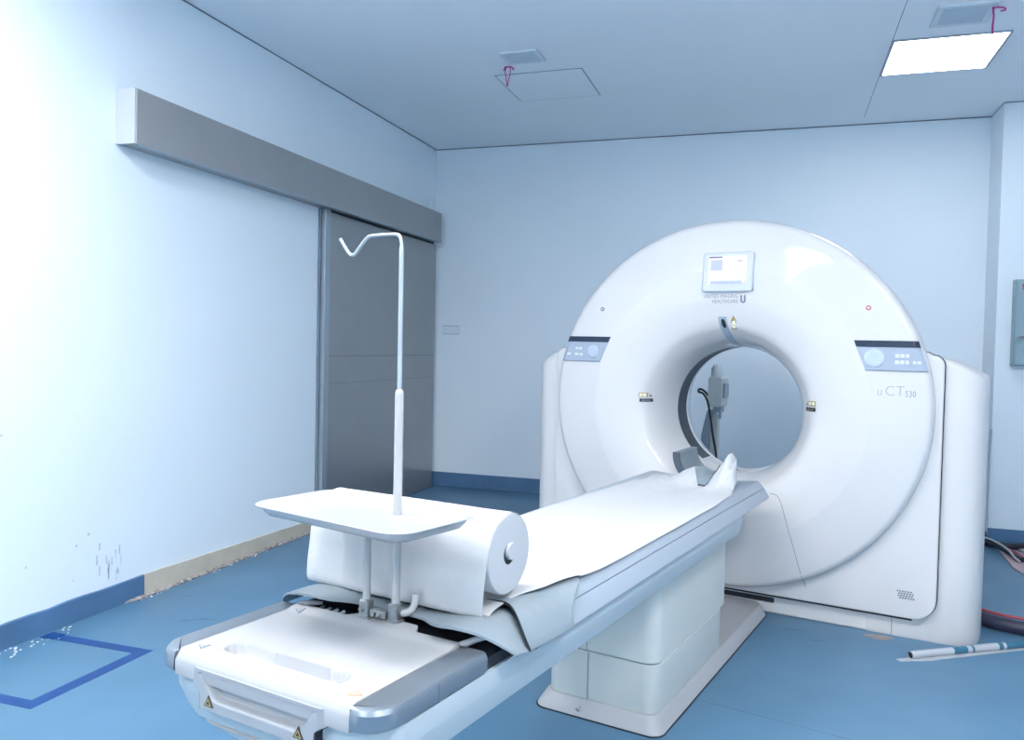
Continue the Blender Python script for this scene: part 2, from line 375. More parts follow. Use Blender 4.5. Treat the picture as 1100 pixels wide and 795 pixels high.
# ------------------------------------------------------------------ GANTRY
UC = -1.166; VB = 4.62
gan = groot('ct_scanner', 'large white ring-shaped CT scanner gantry with a round bore', 'CT scanner', UC, VB)
go = (0, VB, 0)
KZ = .95/.97
PROF = [(.345, 4.430), (.350, 4.380), (.360, 4.310), (.379, 4.232), (.408, 4.168), (.450, 4.120), (.55, 4.090), (.63, 4.084), (.7060, 4.0838), (.7105, 4.0843), (.7150, 4.0852), (.80, 4.1000), (.88, 4.1140), (.935, 4.1238), (.950, 4.1290), (.961, 4.1420), (.967, 4.160), (.970, 4.178), (.968, 4.200), (.955, 4.212)]
FP = []
sm = catmull([(r, v, 0) for r, v in PROF[:9]], 5)
for p in sm: FP.append((p.x, p.y))
FP += PROF[9:]
def czr(r): return 1.028 + (1.075-1.028)*max(0, min(1, (r-.345)/.366))
def kz(r): return 1 + (KZ-1)*max(0, min(1, (r-.345)/.366))
def vprof(r):
    for (a, va), (b_, vb) in zip(FP, FP[1:]):
        if r <= b_ and b_ > a: return va + (vb-va)*max(0, (r-a)/(b_-a))
        if b_ < a: break
    return 4.18
def fv(X, Z):
    lo, hi = .345, .966
    for _ in range(30):
        r = (lo+hi)/2
        if (X/r)**2 + ((Z-czr(r))/(kz(r)*r))**2 > 1: lo = r
        else: hi = r
    return vprof((lo+hi)/2)
NA = 144
def gring(r, v, cz=None, k=None):
    cz = czr(r) if cz is None else cz; k = kz(r) if k is None else k
    return [(r*math.cos(2*PI*i/NA), v, cz + r*k*math.sin(2*PI*i/NA)) for i in range(NA)]
fa = MB().loft([gring(r, v) for r, v in FP] + [gring(.90, 4.212)], False, False).build('front_fascia', M['white'], gan, go, smooth=50)
# ring housing behind the fascia and the tunnel
MB().loft([gring(.60, 4.205, 1.07), gring(.930, 4.205, 1.075), gring(.940, 4.215, 1.075), gring(.900, 5.00, 1.075), gring(.88, 5.05, 1.075), gring(.72, 5.06, 1.06), gring(.60, 4.98, 1.05)], False, False).build('ring_housing', M['white2'], gan, go, smooth=40)
def garc(r, v, a0, a1, n=70): return [(r*math.cos(math.radians(a0+(a1-a0)*i/n)), v, 1.028+r*math.sin(math.radians(a0+(a1-a0)*i/n))) for i in range(n+1)]
def liner(a0, a1): return MB().loft([[p for p in q] for q in zip(garc(.3465, 4.428, a0, a1), garc(.3465, 4.587, a0, a1), garc(.352, 4.587, a0, a1), garc(.352, 4.428, a0, a1))])
bl = liner(-30, 236).build('bore_window', M['bore'], gan, go); bl['label'] = 'dark scan window band inside the bore'
liner(236, 330).build('bore_lower_arc', M['white2'], gan, go)  # lower arc of the bore liner, white where the rest is dark
MB().loft([gring(.347, 4.586, 1.028, 1), gring(.344, 4.592, 1.028, 1), gring(.345, 4.602, 1.028, 1), gring(.352, 4.64, 1.028, 1), gring(.40, 4.82, 1.028, 1), gring(.50, 4.97, 1.035, 1), gring(.66, 5.06, 1.05, 1), gring(.73, 5.07, 1.06, 1)], False, False).build('rear_tunnel', M['lip'], gan, go, smooth=50)
# front cover: a U of panel left, below and right of the round fascia
outer = [(-.86, 1.372), (-.93, 1.362)]
for k in range(5): a = PI/2+PI/2*k/4; outer.append((-.952+.048*math.cos(a), 1.302+.048*math.sin(a)))
for k in range(12): outer.append((-1.0, 1.27-(1.27-.22)*k/11))
for k in range(9): a = PI+PI/2*k/8; outer.append((-.90+.10*math.cos(a), .205+.10*math.sin(a)))
for k in range(1, 20): outer.append((-.90+1.8*k/20, .105))
right = [(-x, z) for x, z in reversed(outer[:2+5+12+9])]
outer = outer + right
n = len(outer); inner = []
for i in range(n):
    a = math.radians(158 + (382-158)*i/(n-1)); inner.append((.86*math.cos(a), 1.075+.86*KZ*math.sin(a)))
def inset(pts, d):
    res = []
    for i, p in enumerate(pts):
        a = Vector(pts[max(i-1, 0)]); c = Vector(pts[min(i+1, len(pts)-1)]); t_ = (c-a).normalized(); nr = Vector((-t_.y, t_.x))
        res.append((p[0]+nr.x*d, p[1]+nr.y*d))
    return res
secs = []
o1, o2, o3 = inset(outer, .000), inset(outer, .004), inset(outer, .016)
for i in range(n):
    secs.append([(inner[i][0], 4.188, inner[i][1]), (o3[i][0], 4.188, o3[i][1]), (o2[i][0], 4.192, o2[i][1]), (o1[i][0], 4.204, o1[i][1]), (o1[i][0], 4.226, o1[i][1]), (inner[i][0], 4.226, inner[i][1])])
MB().loft(secs).build('front_cover', M['white'], gan, go, smooth=40)
ga = inset(outer, -.004); gb = inset(outer, .03); secs = []
for i in range(n): secs.append([(gb[i][0], 4.222, gb[i][1]), (ga[i][0], 4.222, ga[i][1]), (ga[i][0], 4.236, ga[i][1]), (gb[i][0], 4.236, gb[i][1])])
MB().loft(secs).build('cover_gasket', M['dark'], gan, go)
# side towers
def tower(s):
    plan = [(.70, 4.235), (.85, 4.235), (1.00, 4.235), (1.05, 4.238), (1.09, 4.246), (1.125, 4.262), (1.152, 4.288), (1.170, 4.325), (1.180, 4.38), (1.184, 4.5), (1.184, 4.7), (1.184, 4.95), (1.17, 5.02), (1.12, 5.06), (.9, 5.06), (.70, 5.06)]
    cx, cv = .94, 4.66
    def ring(z, k, topf=False, dz=0.):
        r = []
        for X, v in plan:
            X2 = cx+(X-cx)*k; v2 = cv+(v-cv)*k
            zz = z if not topf else 1.352 - .016*smooth01(.7, 1.0, X2) - .082*smooth01(.98, 1.19, X2)**1.0 - dz
            r.append((s*X2, v2, zz))
        return r
    rs = [ring(0, .985), ring(.012, 1), ring(.4, 1), ring(.8, 1), ring(0, 1, True, .035), ring(0, .993, True, .014), ring(0, .975, True, .003), ring(0, .94, True, 0), ring(0, .5, True, 0)]
    return MB().loft(rs)
for s in (-1, 1): tower(s).build('side_tower', M['white2'], gan, go, smooth=38)
MB().box(-.72, .72, 4.238, 5.02, 0, .32).build('base_plinth', M['white2'], gan, go, bevel=.01)
MB().box(-.55, .262, 4.2325, 4.2385, .058, .082).box(-.90, .90, 4.2325, 4.2385, .088, .104).build('plinth_recess', M['dark'], gan, go, smooth=0)
b = MB().box(.812, .8145, 4.2335, 4.236, 0.004, .10); b.build('plinth_seam', M['seam'], gan, go, smooth=0)

# patches that follow the fascia
def patch4(mb, A, B, D, Cc, lift, nx=16, nz=10):          # A top-left, B top-right, D bottom-left, Cc bottom-right
    def q(i, j): return ((A[0]*(1-i)+B[0]*i)*(1-j)+(D[0]*(1-i)+Cc[0]*i)*j, (A[1]*(1-i)+B[1]*i)*(1-j)+(D[1]*(1-i)+Cc[1]*i)*j)
    def fr(i, j): X, Z = q(i, j); return (X, fv(X, Z)-lift, Z)
    def bk(i, j): X, Z = q(i, j); return (X, fv(X, Z)+.003, Z)
    return mb.slab(nx, nz, fr, bk)
def disc(mb, X, Z, r, lift, n=28, rings=5):
    vs = [(X, fv(X, Z)-lift, Z)]; fs = []
    for k in range(1, rings+1):
        for i in range(n):
            a = 2*PI*i/n; x, z = X+r*k/rings*math.cos(a), Z+r*k/rings*math.sin(a)
            vs.append((x, fv(x, z)-lift*(1 if k < rings else .6), z))
    for i in range(n):
        x, z = X+r*math.cos(2*PI*i/n), Z+r*math.sin(2*PI*i/n); vs.append((x, fv(x, z)+.003, z))
    for i in range(n): fs.append((0, 1+i, 1+(i+1) % n))
    for k in range(rings):
        for i in range(n): fs.append((1+k*n+i, 1+(k+1)*n+i, 1+(k+1)*n+(i+1) % n, 1+k*n+(i+1) % n))
    return mb.add(vs, fs)
def rect(mb, x0, x1, z0, z1, lift, nx=4, nz=3): return patch4(mb, (x0, z1), (x1, z1), (x0, z0), (x1, z0), lift, nx, nz)
def console(A, B, D, Cc, label, dial, btns):
    p = patch4(MB(), A, B, D, Cc, .004, 24, 12).build('control_panel', M['panel'], gan, go, smooth=30); p['label'] = label
    mid = lambda P, Q, k: (P[0]+(Q[0]-P[0])*k, P[1]+(Q[1]-P[1])*k)
    patch4(MB(), A, B, mid(A, D, .215), mid(B, Cc, .215), .007, 24, 4).build('display_strip', M['strip'], p, smooth=30)
    patch4(MB(), mid(D, A, .025), mid(Cc, B, .025), D, Cc, .0052, 24, 2).build('lower_edge', M['ink'], p, smooth=30)
    for (X, Z, w, h) in btns: rect(MB(), X-w/2, X+w/2, Z-h/2, Z+h/2, .006).build('button', M['button'], p, smooth=30)
    X, Z, r = dial
    disc(MB(), X, Z, r, .011).build('dial', M['dial'], p, smooth=40)
    o_ = p.children[-1]
    for ch in p.children: pass
    return p
def reparent_local(p):                                   # children were built in gantry coordinates already
    for ch in p.children: ch.parent = p
    return p
def conbuild(*a):
    p = console(*a)
    for ch in p.children:
        me = ch.data
        for v_ in me.vertices: v_.co.y -= VB
    return p
conbuild((-.893, 1.414), (-.619, 1.413), (-.938, 1.274), (-.682, 1.273), 'left console with a dark strip, a dial and small keys', (-.728, 1.330, .037),
         [(-.835, 1.347, .018, .014), (-.811, 1.346, .018, .014), (-.836, 1.314, .026, .014), (-.805, 1.313, .02, .014), (-.888, 1.315, .026, .013)])
conbuild((.623, 1.413), (.893, 1.413), (.676, 1.272), (.938, 1.272), 'right console with a dark strip, a dial and small keys', (.712, 1.330, .044),
         [(.808, 1.344, .018, .017), (.829, 1.344, .018, .017), (.850, 1.344, .014, .017), (.808, 1.314, .018, .017), (.829, 1.314, .018, .017), (.850, 1.314, .014, .017), (.880, 1.314, .014, .014), (.899, 1.314, .016, .014)])
# touchscreen
def flatquad(mb, x0, x1, z0, z1, v0, v1, r=.008, tilt=0.):
    f = lambda z: (z-1.75)*tilt
    return mb.loft([[(x, v1+f(z), z) for x, z in rrect(x0, x1, z0, z1, r, 4)], [(x, v0+.004+f(z), z) for x, z in rrect(x0, x1, z0, z1, r, 4)], [(x, v0+f(z), z) for x, z in rrect(x0+.004, x1-.004, z0+.004, z1-.004, r, 4)]])
TT = .11
ts = flatquad(MB(), -.110, .147, 1.650, 1.850, 4.072, 4.13, .012, TT).build('touchscreen', M['bezel'], gan, go, smooth=30)
ts['label'] = 'lit touchscreen in a pale square bezel above the bore'
def on_screen(name, m, x0, x1, z0, z1, d=.0015):
    f = lambda z: (z-1.75)*TT
    mb = MB().add([(x0, 4.072-d+f(z0), z0), (x1, 4.072-d+f(z0), z0), (x1, 4.072-d+f(z1), z1), (x0, 4.072-d+f(z1), z1), (x0, 4.0725+f(z0), z0), (x1, 4.0725+f(z0), z0), (x1, 4.0725+f(z1), z1), (x0, 4.0725+f(z1), z1)],
                  [(0,1,2,3), (7,6,5,4), (0,4,5,1), (1,5,6,2), (2,6,7,3), (3,7,4,0)])
    return mb.build(name, m, ts, go, smooth=0)
on_screen('screen_edge', M['screengrey'], -.0845, .1175, 1.6835, 1.8345, .0010)
on_screen('screen', M['screen'], -.082, .115, 1.686, 1.832)
on_screen('title_bar', M['screennavy'], -.080, -.012, 1.822, 1.830, .0022)
on_screen('title_rule', M['screengrey'], 0.0, .113, 1.823, 1.825, .0022)
on_screen('side_list', M['screenblue'], -.070, -.010, 1.758, 1.812, .0020)
on_screen('divider', M['screengrey'], -.081, .114, 1.7445, 1.7465, .0022)
on_screen('divider', M['screengrey'], -.065, .113, 1.703, 1.706, .0022)
on_screen('status_bar', M['screenblue'], -.066, .113, 1.688, 1.702, .0020)
on_screen('status_key', M['screen'], .092, .108, 1.692, 1.707, .0030)
on_screen('readout', M['screenblue'], .065, .09, 1.800, 1.808, .0022)
on_screen('readout', M['screengrey'], .065, .10, 1.774, 1.776, .0022)
# lettering that follows the fascia
dg = None
def lettering(name, s, size, X, Z, m, align='LEFT', lift=.0012, sx=1., space=1., bold=0.):
    cu = bpy.data.curves.new(name, 'FONT'); cu.body = s; cu.size = size; cu.align_x = align; cu.space_character = space; cu.offset = bold
    cu.resolution_u = 3
    ob = bpy.data.objects.new(name, cu); C.objects.link(ob)
    bpy.context.view_layer.update(); dg = bpy.context.evaluated_depsgraph_get()
    me = bpy.data.meshes.new_from_object(ob.evaluated_get(dg)); vs = [tuple(v.co) for v in me.vertices]; fs = [tuple(p.vertices) for p in me.polygons]
    bpy.data.objects.remove(ob); bpy.data.curves.remove(cu); bpy.data.meshes.remove(me)
    mb = MB(); V = [(X+x*sx, fv(X+x*sx, Z+y)-lift, Z+y) for x, y, z in vs]; mb.add(V, fs)
    return mb.build(name, m, gan, go, smooth=0)
lettering('lettering', 'UNITED IMAGING', .0255, .071, 1.6195, M['ink'], 'RIGHT', sx=.78, space=1.12)
lettering('lettering', 'HEALTHCARE', .0255, .071, 1.5935, M['ink'], 'RIGHT', sx=.78, space=1.12)
b = MB(); rect(b, .083, .091, 1.597, 1.632, .002, 2, 4); rect(b, .101, .109, 1.597, 1.632, .002, 2, 4); rect(b, .089, .103, 1.593, 1.601, .002, 3, 2)
b.build('maker_emblem', M['ink'], gan, go, smooth=0)
lettering('lettering', 'u', .062, .728, 1.158, M['inkthin'], sx=.8, bold=-.0012)
lettering('lettering', 'CT', .068, .760, 1.158, M['inkthin'], sx=.95, bold=-.0016)
lettering('lettering', '530', .040, .845, 1.155, M['inkthin'], sx=.75, space=1.05)
# small round sensors, aiming window, warning labels
for X in (-.683, .678):
    r_ = disc(MB(), X, 1.566, .012, .003, 20, 3).build('call_sensor', M['ink'] if X < 0 else M['red'], gan, go)
    mb = disc(MB(), X, 1.566, .0065, .0045, 16, 2).build('sensor_lens', M['button'], r_, go)
def aim(i, j):
    z = 1.525 - .150*j; x = -.012 + .024*j**1.5 + (i-.5)*(.042-.006*j); return x, z
MB().slab(6, 16, lambda i, j: (aim(i, j)[0], fv(*aim(i, j))-.004, aim(i, j)[1]), lambda i, j: (aim(i, j)[0], fv(*aim(i, j))+.004, aim(i, j)[1])).build('aiming_light_window', M['injpole'], gan, go)
def aimd(i, j):
    a = 2*PI*i; x = -.006+.011*j*math.cos(a)+.004*(-j*math.sin(a)); z = 1.490+.024*j*math.sin(a); return x, z
MB().grid(20, 3, lambda i, j: (aimd(i, max(j, .02))[0], fv(*aimd(i, max(j, .02)))-.0055, aimd(i, max(j, .02))[1])).build('aiming_lens', M['black'], gan, go)
def quad_label(name, m, pts, lift, parent=gan):
    mb = MB(); nn = len(pts)
    vs = [(x, fv(x, z)-lift, z) for x, z in pts] + [(x, fv(x, z)+.002, z) for x, z in pts]
    mb.add(vs, [tuple(range(nn))] + [(i, (i+1) % nn, nn+(i+1) % nn, nn+i) for i in range(nn)])
    return mb.build(name, m, parent, go, smooth=0)
lb = quad_label('laser_label', M['yellow'], [(.030, 1.462), (.058, 1.462), (.058, 1.505), (.045, 1.530), (.032, 1.505)], .003)
quad_label('label_panel', M['lwhite'], [(.036, 1.466), (.054, 1.466), (.054, 1.480), (.036, 1.480)], .0045, lb); quad_label('label_panel', M['lwhite'], [(.036, 1.485), (.054, 1.485), (.052, 1.502), (.038, 1.502)], .0045, lb)
for s, c in ((-1, -.427), (1, .428)):
    lb = quad_label('warning_label', M['yellow'], [(c-.024 if s > 0 else c-.030, 1.089), (c+.030 if s > 0 else c+.010, 1.089), (c+.030 if s > 0 else c+.010, 1.113), (c-.006 if s > 0 else c-.030, 1.113)] if s < 0 else [(c-.010, 1.089), (c+.026, 1.089), (c+.026, 1.113), (c-.010, 1.113)], .006)
    for dx in (0, .017):
        x0 = (c-.026 if s < 0 else c-.007)+dx; quad_label('label_panel', M['lwhite'], [(x0, 1.093), (x0+.013, 1.093), (x0+.013, 1.109), (x0, 1.109)], .0085, lb)
    x0 = c+.015 if s < 0 else c-.024
    quad_label('label_mark', M['ink'], [(x0, 1.090), (x0+.009, 1.090), (x0+.0045, 1.106)], .006, lb)
    pl = rect(MB(), c-.027, c+.027, 1.0625, 1.0805, .004, 10, 4).build('laser_aperture_plate', M['black'], gan, go, smooth=0)
    b = MB()
    for k in range(6): rect(b, c-.016+k*.006, c-.013+k*.006, 1.069, 1.073, .0055, 1, 1)
    b.build('plate_text', M['screengrey'], pl, go, smooth=0)
# service panel seam on the fascia beside the table
def seam_strip(path, w=.0014):
    P = catmull([(x, z, 0) for x, z in path], 8); mb = MB(); rings = []
    for i, p in enumerate(P):
        t_ = (P[min(i+1, len(P)-1)]-P[max(i-1, 0)]).normalized(); nr = Vector((-t_.y, t_.x, 0))*w
        a = p+nr; c = p-nr; f1 = fv(a.x, a.y); f2 = fv(c.x, c.y)
        rings.append([(a.x, f1-.0008, a.y), (c.x, f2-.0008, c.y), (c.x, f2+.002, c.y), (a.x, f1+.002, a.y)])
    return mb.loft(rings)
for s in (-1, 1):
    seam_strip([(s*.250, .641), (s*.280, .640), (s*.302, .622), (s*.322, .574), (s*.350, .480), (s*.374, .394), (s*.428, .186)]).build('service_panel_seam', M['seam'], gan, go)
# speaker grille on the front cover
b = MB()
for r_ in range(4):
    for k in range(6):
        b.lathe([(.0042, 0), (.0042, .002)], 8, 'y', (.838+k*.0115+(.0055 if r_ % 2 else 0)+r_*.002, 4.1865, .234-r_*.0105), True, True)
b.build('speaker_grille', M['ink'], gan, go)
# ------------------------------------------------------------------ PATIENT TABLE
UT = -1.18
tab = groot('scanner_table', 'long pale grey patient table on a pedestal in front of the scanner', 'patient table', UT, 2.8)
to = (0, 2.8, 0)
MB().loft([at_z(rrect(-.252, .252, 2.63, 4.215, .05), 0), at_z(rrect(-.250, .250, 2.632, 4.215, .05), .006), at_z(rrect(-.226, .226, 2.660, 4.215, .05), .050), at_z(rrect(-.220, .220, 2.666, 4.215, .05), .056)]).build('pedestal_skirt', M['skirt'], tab, to, smooth=30)
MB().loft([at_z(rrect(-.254, .254, 2.627, 4.215, .05), 0.0), at_z(rrect(-.254, .254, 2.627, 4.215, .05), .004)]).build('floor_gasket', M['dark'], tab, to)
b = MB().loft([at_z(rrect(-.216, .216, 2.676, 3.50, .055), .054), at_z(rrect(-.218, .218, 2.674, 3.50, .055), .060), at_z(rrect(-.218, .218, 2.674, 3.50, .055), .229), at_z(rrect(-.214, .214, 2.678, 3.496, .055), .233)])
lo = b.build('pedestal_lower', M['pedestal'], tab, to, smooth=30)
MB().loft([at_z(rrect(-.2145, .2145, 2.6775, 3.495, .054), .228), at_z(rrect(-.2145, .2145, 2.6775, 3.495, .054), .245)]).build('pedestal_gap', M['seam'], tab, to)
MB().loft([at_z(rrect(-.217, .217, 2.674, 3.536, .055), .236), at_z(rrect(-.222, .222, 2.669, 3.54, .055), .241), at_z(rrect(-.222, .222, 2.669, 3.54, .055), .61)]).build('pedestal_upper', M['pedestal'], tab, to, smooth=30)
MB().box(-.0475, -.0445, 2.6732, 2.676, .056, .231).box(-.0525, -.0500, 2.6682, 2.671, .240, .60).build('pedestal_seam', M['seam'], tab, to, smooth=0)
MB().tube([(-.060, 2.643, .040), (-.060, 2.636, .026), (-.064, 2.638, .020), (-.070, 2.638, .022), (-.072, 2.638, .030)], .0022, 8).build('skirt_clip', M['chrome'], tab, to)
# beam / hull
def plan(a, vf, r=.085, ve=3.45): return rrect(-a, a, vf, ve, r, 8, (1, 0, 0, 1))
MB().loft([at_z(plan(.250, 1.150, .11), .550), at_z(plan(.274, 1.115, .11), .556), at_z(plan(.287, 1.098, .10), .567), at_z(plan(.295, 1.088, .095), .590), at_z(plan(.302, 1.080, .09), .622), at_z(plan(.3025, 1.079, .085), .626), at_z(plan(.299, 1.078, .08), .664)]).build('beam', M['beam'], tab, to, smooth=24)
MB().loft([at_z(rrect(-.08, .08, 1.26, 2.4, .07), .500), at_z(rrect(-.16, .16, 1.165, 2.45, .10), .510), at_z(rrect(-.225, .225, 1.118, 2.5, .11), .535), at_z(rrect(-.262, .262, 1.095, 2.5, .11), .562)]).build('hull_underside', M['white2'], tab, to, smooth=45)
MB().loft([at_z(rrect(-.15, .15, 1.30, 2.3, .05), .455), at_z(rrect(-.16, .16, 1.28, 2.3, .05), .505)]).build('drive_box', M['pedestal'], tab, to, smooth=30)
MB().box(.2975, .300, 1.255, 1.285, .6445, .6480).build('beam_slot', M['dark'], tab, to, smooth=0)
# beam end tabs towards the gantry
MB().box(-.27, .27, 3.44, 3.62, .615, .655).build('beam_tongue', M['shell'], tab, to, bevel=.006)
# end cover with a pill-shaped recess
def top_z(X, v):
    z = .712
    f = smooth01(1.058, 1.085, v); z -= .022*(1-f)**2
    # tab that carries the clamps
    z += .006*smooth01(1.36, 1.40, v)
    d = math.hypot(max(abs(X+.003)-.135, 0), v-1.140); z -= .022*(1-smooth01(.019, .028, d))
    return z
def vback(X): return 1.405 + .035*smooth01(-.085, -.055, X)*(1-smooth01(.095, .125, X))
def ecov(i, j, dz=0):
    X = -.236+.472*i; v = 1.062+(vback(X)-1.062)*j; return (X, v, top_z(X, v)-dz)
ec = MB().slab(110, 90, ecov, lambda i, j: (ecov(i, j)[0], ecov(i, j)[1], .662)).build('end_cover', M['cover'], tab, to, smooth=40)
# front panel with the handle recess
def pw(z): return .155 + .052*smooth01(.640, .678, z)
def fpv(X, z):
    w = .108+(z-.636)*.9; m_ = smooth01(.632, .640, z)*(1-smooth01(.680, .684, z))*(1-smooth01(w-.004, w+.010, abs(X)))
    return 1.0585 + .0185*m_ + .012*smooth01(.16, .207, abs(X))
def fp(i, j):
    z = .613+.078*j; X = (2*i-1)*pw(z); return X, z
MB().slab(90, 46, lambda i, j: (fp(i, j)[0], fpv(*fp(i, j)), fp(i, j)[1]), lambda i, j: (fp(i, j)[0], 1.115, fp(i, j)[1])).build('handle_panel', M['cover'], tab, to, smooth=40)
b = MB()
for s_ in (-1, 1):
    zz = [.611+.067*k/14 for k in range(15)]
    b.loft([[(s_*(pw(z)+.0005), 1.0595+.012*smooth01(.16, .207, pw(z)), z), (s_*(pw(z)+.0035), 1.0605+.012*smooth01(.16, .207, pw(z)), z), (s_*(pw(z)+.0035), 1.10, z), (s_*(pw(z)+.0005), 1.10, z)] for z in zz])
b.box(-.158, .158, 1.0640, 1.10, .6095, .6128)
b.build('panel_gap', M['dark'], tab, to, smooth=0)
# silver side rails
for s in (-1, 1):
    x0, x1 = (.238, .302) if s > 0 else (-.306, -.238)
    cor = (1, 0, 0, 0) if s > 0 else (0, 0, 0, 1)
    def rp(d, r=.062): return rrect(x0+(d if s < 0 else .0), x1-(d if s > 0 else 0), 1.060+d, 1.412, r, 8, cor)
    ra = MB().loft([at_z(rp(.004), .666), at_z(rp(.0), .670), at_z(rp(0), .698), at_z(rp(.004), .706), at_z(rp(.011), .7095)]).build('side_rail', M['silver'] , tab, to, smooth=30)
    xs = x1 if s > 0 else x0
    MB().box(xs-.0006, xs+.0006, 1.2385, 1.2405, .667, .703).build('rail_joint', M['seam'], ra, to, smooth=0)
# dark well between the end cover and the flap, with two pale connectors
MB().box(-.292, .292, 1.395, 1.56, .60, .690).build('cable_well', M['dark'], tab, to, smooth=0)
for pts in ([(-.255, 1.425, .703), (-.225, 1.432, .712), (-.20, 1.45, .712)], [(.225, 1.425, .703), (.25, 1.44, .716), (.275, 1.455, .722)]):
    MB().tube(pts, [.008, .007, .004], 10).build('connector', M['film'], tab, to)
b = MB()
for k in range(4): b.tube([(-.20+k*.022, 1.41, .695), (-.195+k*.022, 1.45, .704)], .004, 8)
b.build('wire_bundle', M['injpole'], tab, to)
# cradle shell with its side covers
crp = [(0, .722), (.10, .724), (.20, .731), (.252, .7365), (.266, .7355), (.284, .7200), (.2915, .7070)]
pts = [(-x, z) for x, z in reversed(crp)] + crp[1:] + [(.27, .690), (-.27, .690)]
def sect(v, k, dz=0): return [(x*k, v, z+dz) for x, z in pts]
MB().loft([sect(1.545, 1), sect(3.86, 1), sect(3.885, .985, -.004), sect(3.892, .95, -.012)]).build('cradle', M['shell'], tab, to, smooth=30)
for s in (-1, 1):
    sp = [(.2925, .7045), (.300, .692), (.3175, .664), (.3185, .6605), (.315, .6585), (.295, .658), (.262, .660), (.262, .700)]
    MB().loft([[(s*x, v, z) for x, z in sp] for v in (1.60, 3.862)] + [[(s*(x*.985), 3.885, z+.001) for x, z in sp]]).build('side_cover', M['beam'] if 0 else M['shell'], tab, to, smooth=30)
MB().box(-.288, .288, 1.56, 3.87, .662, .7065).build('cradle_gap', M['seam'], tab, to, smooth=0)
# warning triangles
def tri_top(X, v, a, r=.015, m='ink'):
    def t_(rr, dz):
        P = [(X+rr*math.cos(a+2*PI*k/3), v+rr*math.sin(a+2*PI*k/3)) for k in range(3)]
        return MB().loft([[(x, y, top_z(x, y)-.001) for x, y in P], [(x, y, top_z(x, y)+dz) for x, y in P]])
    o_ = t_(r, .0008).build('warning_triangle', M[m], tab, to, smooth=0); t_(r*.66, .0014).build('triangle_field', M['cover'], o_, to, smooth=0)
    t_(r*.22, .0018).build('triangle_sign', M[m], o_, to, smooth=0)
tri_top(-.203, 1.105, PI, .015); tri_top(-.200, 1.375, PI, .015); tri_top(.212, 1.105, 0, .017, 'orange')
def tri_front(X, z, r=.015):
    def t_(rr, d):
        P = [(X+rr*math.cos(PI/2+2*PI*k/3), z+rr*math.sin(PI/2+2*PI*k/3)) for k in range(3)]
        return MB().loft([[(x, 1.0595, y) for x, y in P], [(x, 1.0575-d, y) for x, y in P]])
    o_ = t_(r, .0008).build('warning_triangle', M['black'], tab, to, smooth=0); t_(r*.72, .0014).build('triangle_field', M['yellow'], o_, to, smooth=0)
    t_(r*.34, .0020).build('triangle_sign', M['black'], o_, to, smooth=0)
tri_front(-.127, .629); tri_front(.118, .631)

# ------------------------------------------------------------------ grey vinyl flaps over the table
def cubic_table(tab, x):
    if x <= tab[0][0]: return tab[0][1]
    for k in range(len(tab)-1):
        (x1, y1), (x2, y2) = tab[k], tab[k+1]
        if x <= x2:
            x0, y0 = tab[k-1] if k else (2*x1-x2, 2*y1-y2); x3, y3 = tab[k+2] if k+2 < len(tab) else (2*x2-x1, 2*y2-y1)
            m1 = (y2-y0)/(x2-x0); m2 = (y3-y1)/(x3-x1); h = x2-x1; t_ = (x-x1)/h
            return (2*t_**3-3*t_**2+1)*y1+(t_**3-2*t_**2+t_)*h*m1+(-2*t_**3+3*t_**2)*y2+(t_**3-t_**2)*h*m2
    return tab[-1][1]
f1 = [(-.325, .694), (-.30, .718), (-.26, .741), (-.20, .749), (-.13, .742), (-.06, .7345), (.03, .7330), (.11, .7345), (.17, .744), (.225, .7545), (.265, .750), (.30, .730), (.340, .694)]
f1b = [(-.325, .694), (-.30, .715), (-.26, .734), (-.20, .740), (-.1, .738), (0, .737), (.1, .738), (.20, .742), (.26, .740), (.30, .725), (.340, .694)]
fe = [(-.325, 1.44), (-.28, 1.405), (-.22, 1.392), (-.15, 1.405), (-.08, 1.446), (0, 1.452), (.10, 1.450), (.16, 1.412), (.21, 1.390), (.25, 1.392), (.29, 1.420), (.340, 1.470)]
def flap1(i, j, dz=0.):
    X = -.325+.665*i; vf = cubic_table(fe, X); v = vf+(1.590-vf)*j
    k = smooth01(.1, 1., j); z = cubic_table(f1, X)*(1-k)+cubic_table(f1b, X)*k
    return (X, v, z-dz-.010*smooth01(.24, .32, X)*smooth01(.0, .6, j))
o = groot('vinyl_flap', 'grey vinyl flap arched over the dark gap at the table end', 'table cover', UT, 1.48, .69)
MB().slab(70, 16, flap1, lambda i, j: flap1(i, j, .004)).build('sheet', M['flap'], o, (0, 1.48, .69), smooth=60)
MB().slab(70, 1, lambda i, j: (flap1(i, 0)[0], flap1(i, 0)[1]-.002+.003*j, flap1(i, 0)[2]+.0006), lambda i, j: (flap1(i, 0)[0], flap1(i, 0)[1]-.002+.003*j, flap1(i, 0)[2]-.0046)).build('hem', M['flap'], o, (0, 1.48, .69), smooth=60)
f2 = [(-.335, .694), (-.315, .716), (-.28, .739), (-.22, .7455), (-.1, .7445), (0, .7440), (.1, .7445), (.20, .7480), (.255, .7470), (.295, .733), (.325, .706), (.345, .676)]
def flap2(i, j, dz=0.):
    X = -.335+.680*i; v0 = 1.575-.055*smooth01(.24, .345, X); v1 = 1.90-.16*smooth01(.27, .345, X)
    z = cubic_table(f2, X)+.005+.011*(1-j)**2*smooth01(.1, .25, X)-.0035*smooth01(.6, 1, j)*smooth01(.30, .2, abs(X))
    return (X, v0+(v1-v0)*j, z-dz)
o = groot('vinyl_flap', 'grey vinyl cover draped across the table beneath the paper sheet', 'table cover', UT, 1.7, .69)
MB().slab(70, 20, flap2, lambda i, j: flap2(i, j, .004)).build('sheet', M['flap'], o, (0, 1.7, .69), smooth=60)
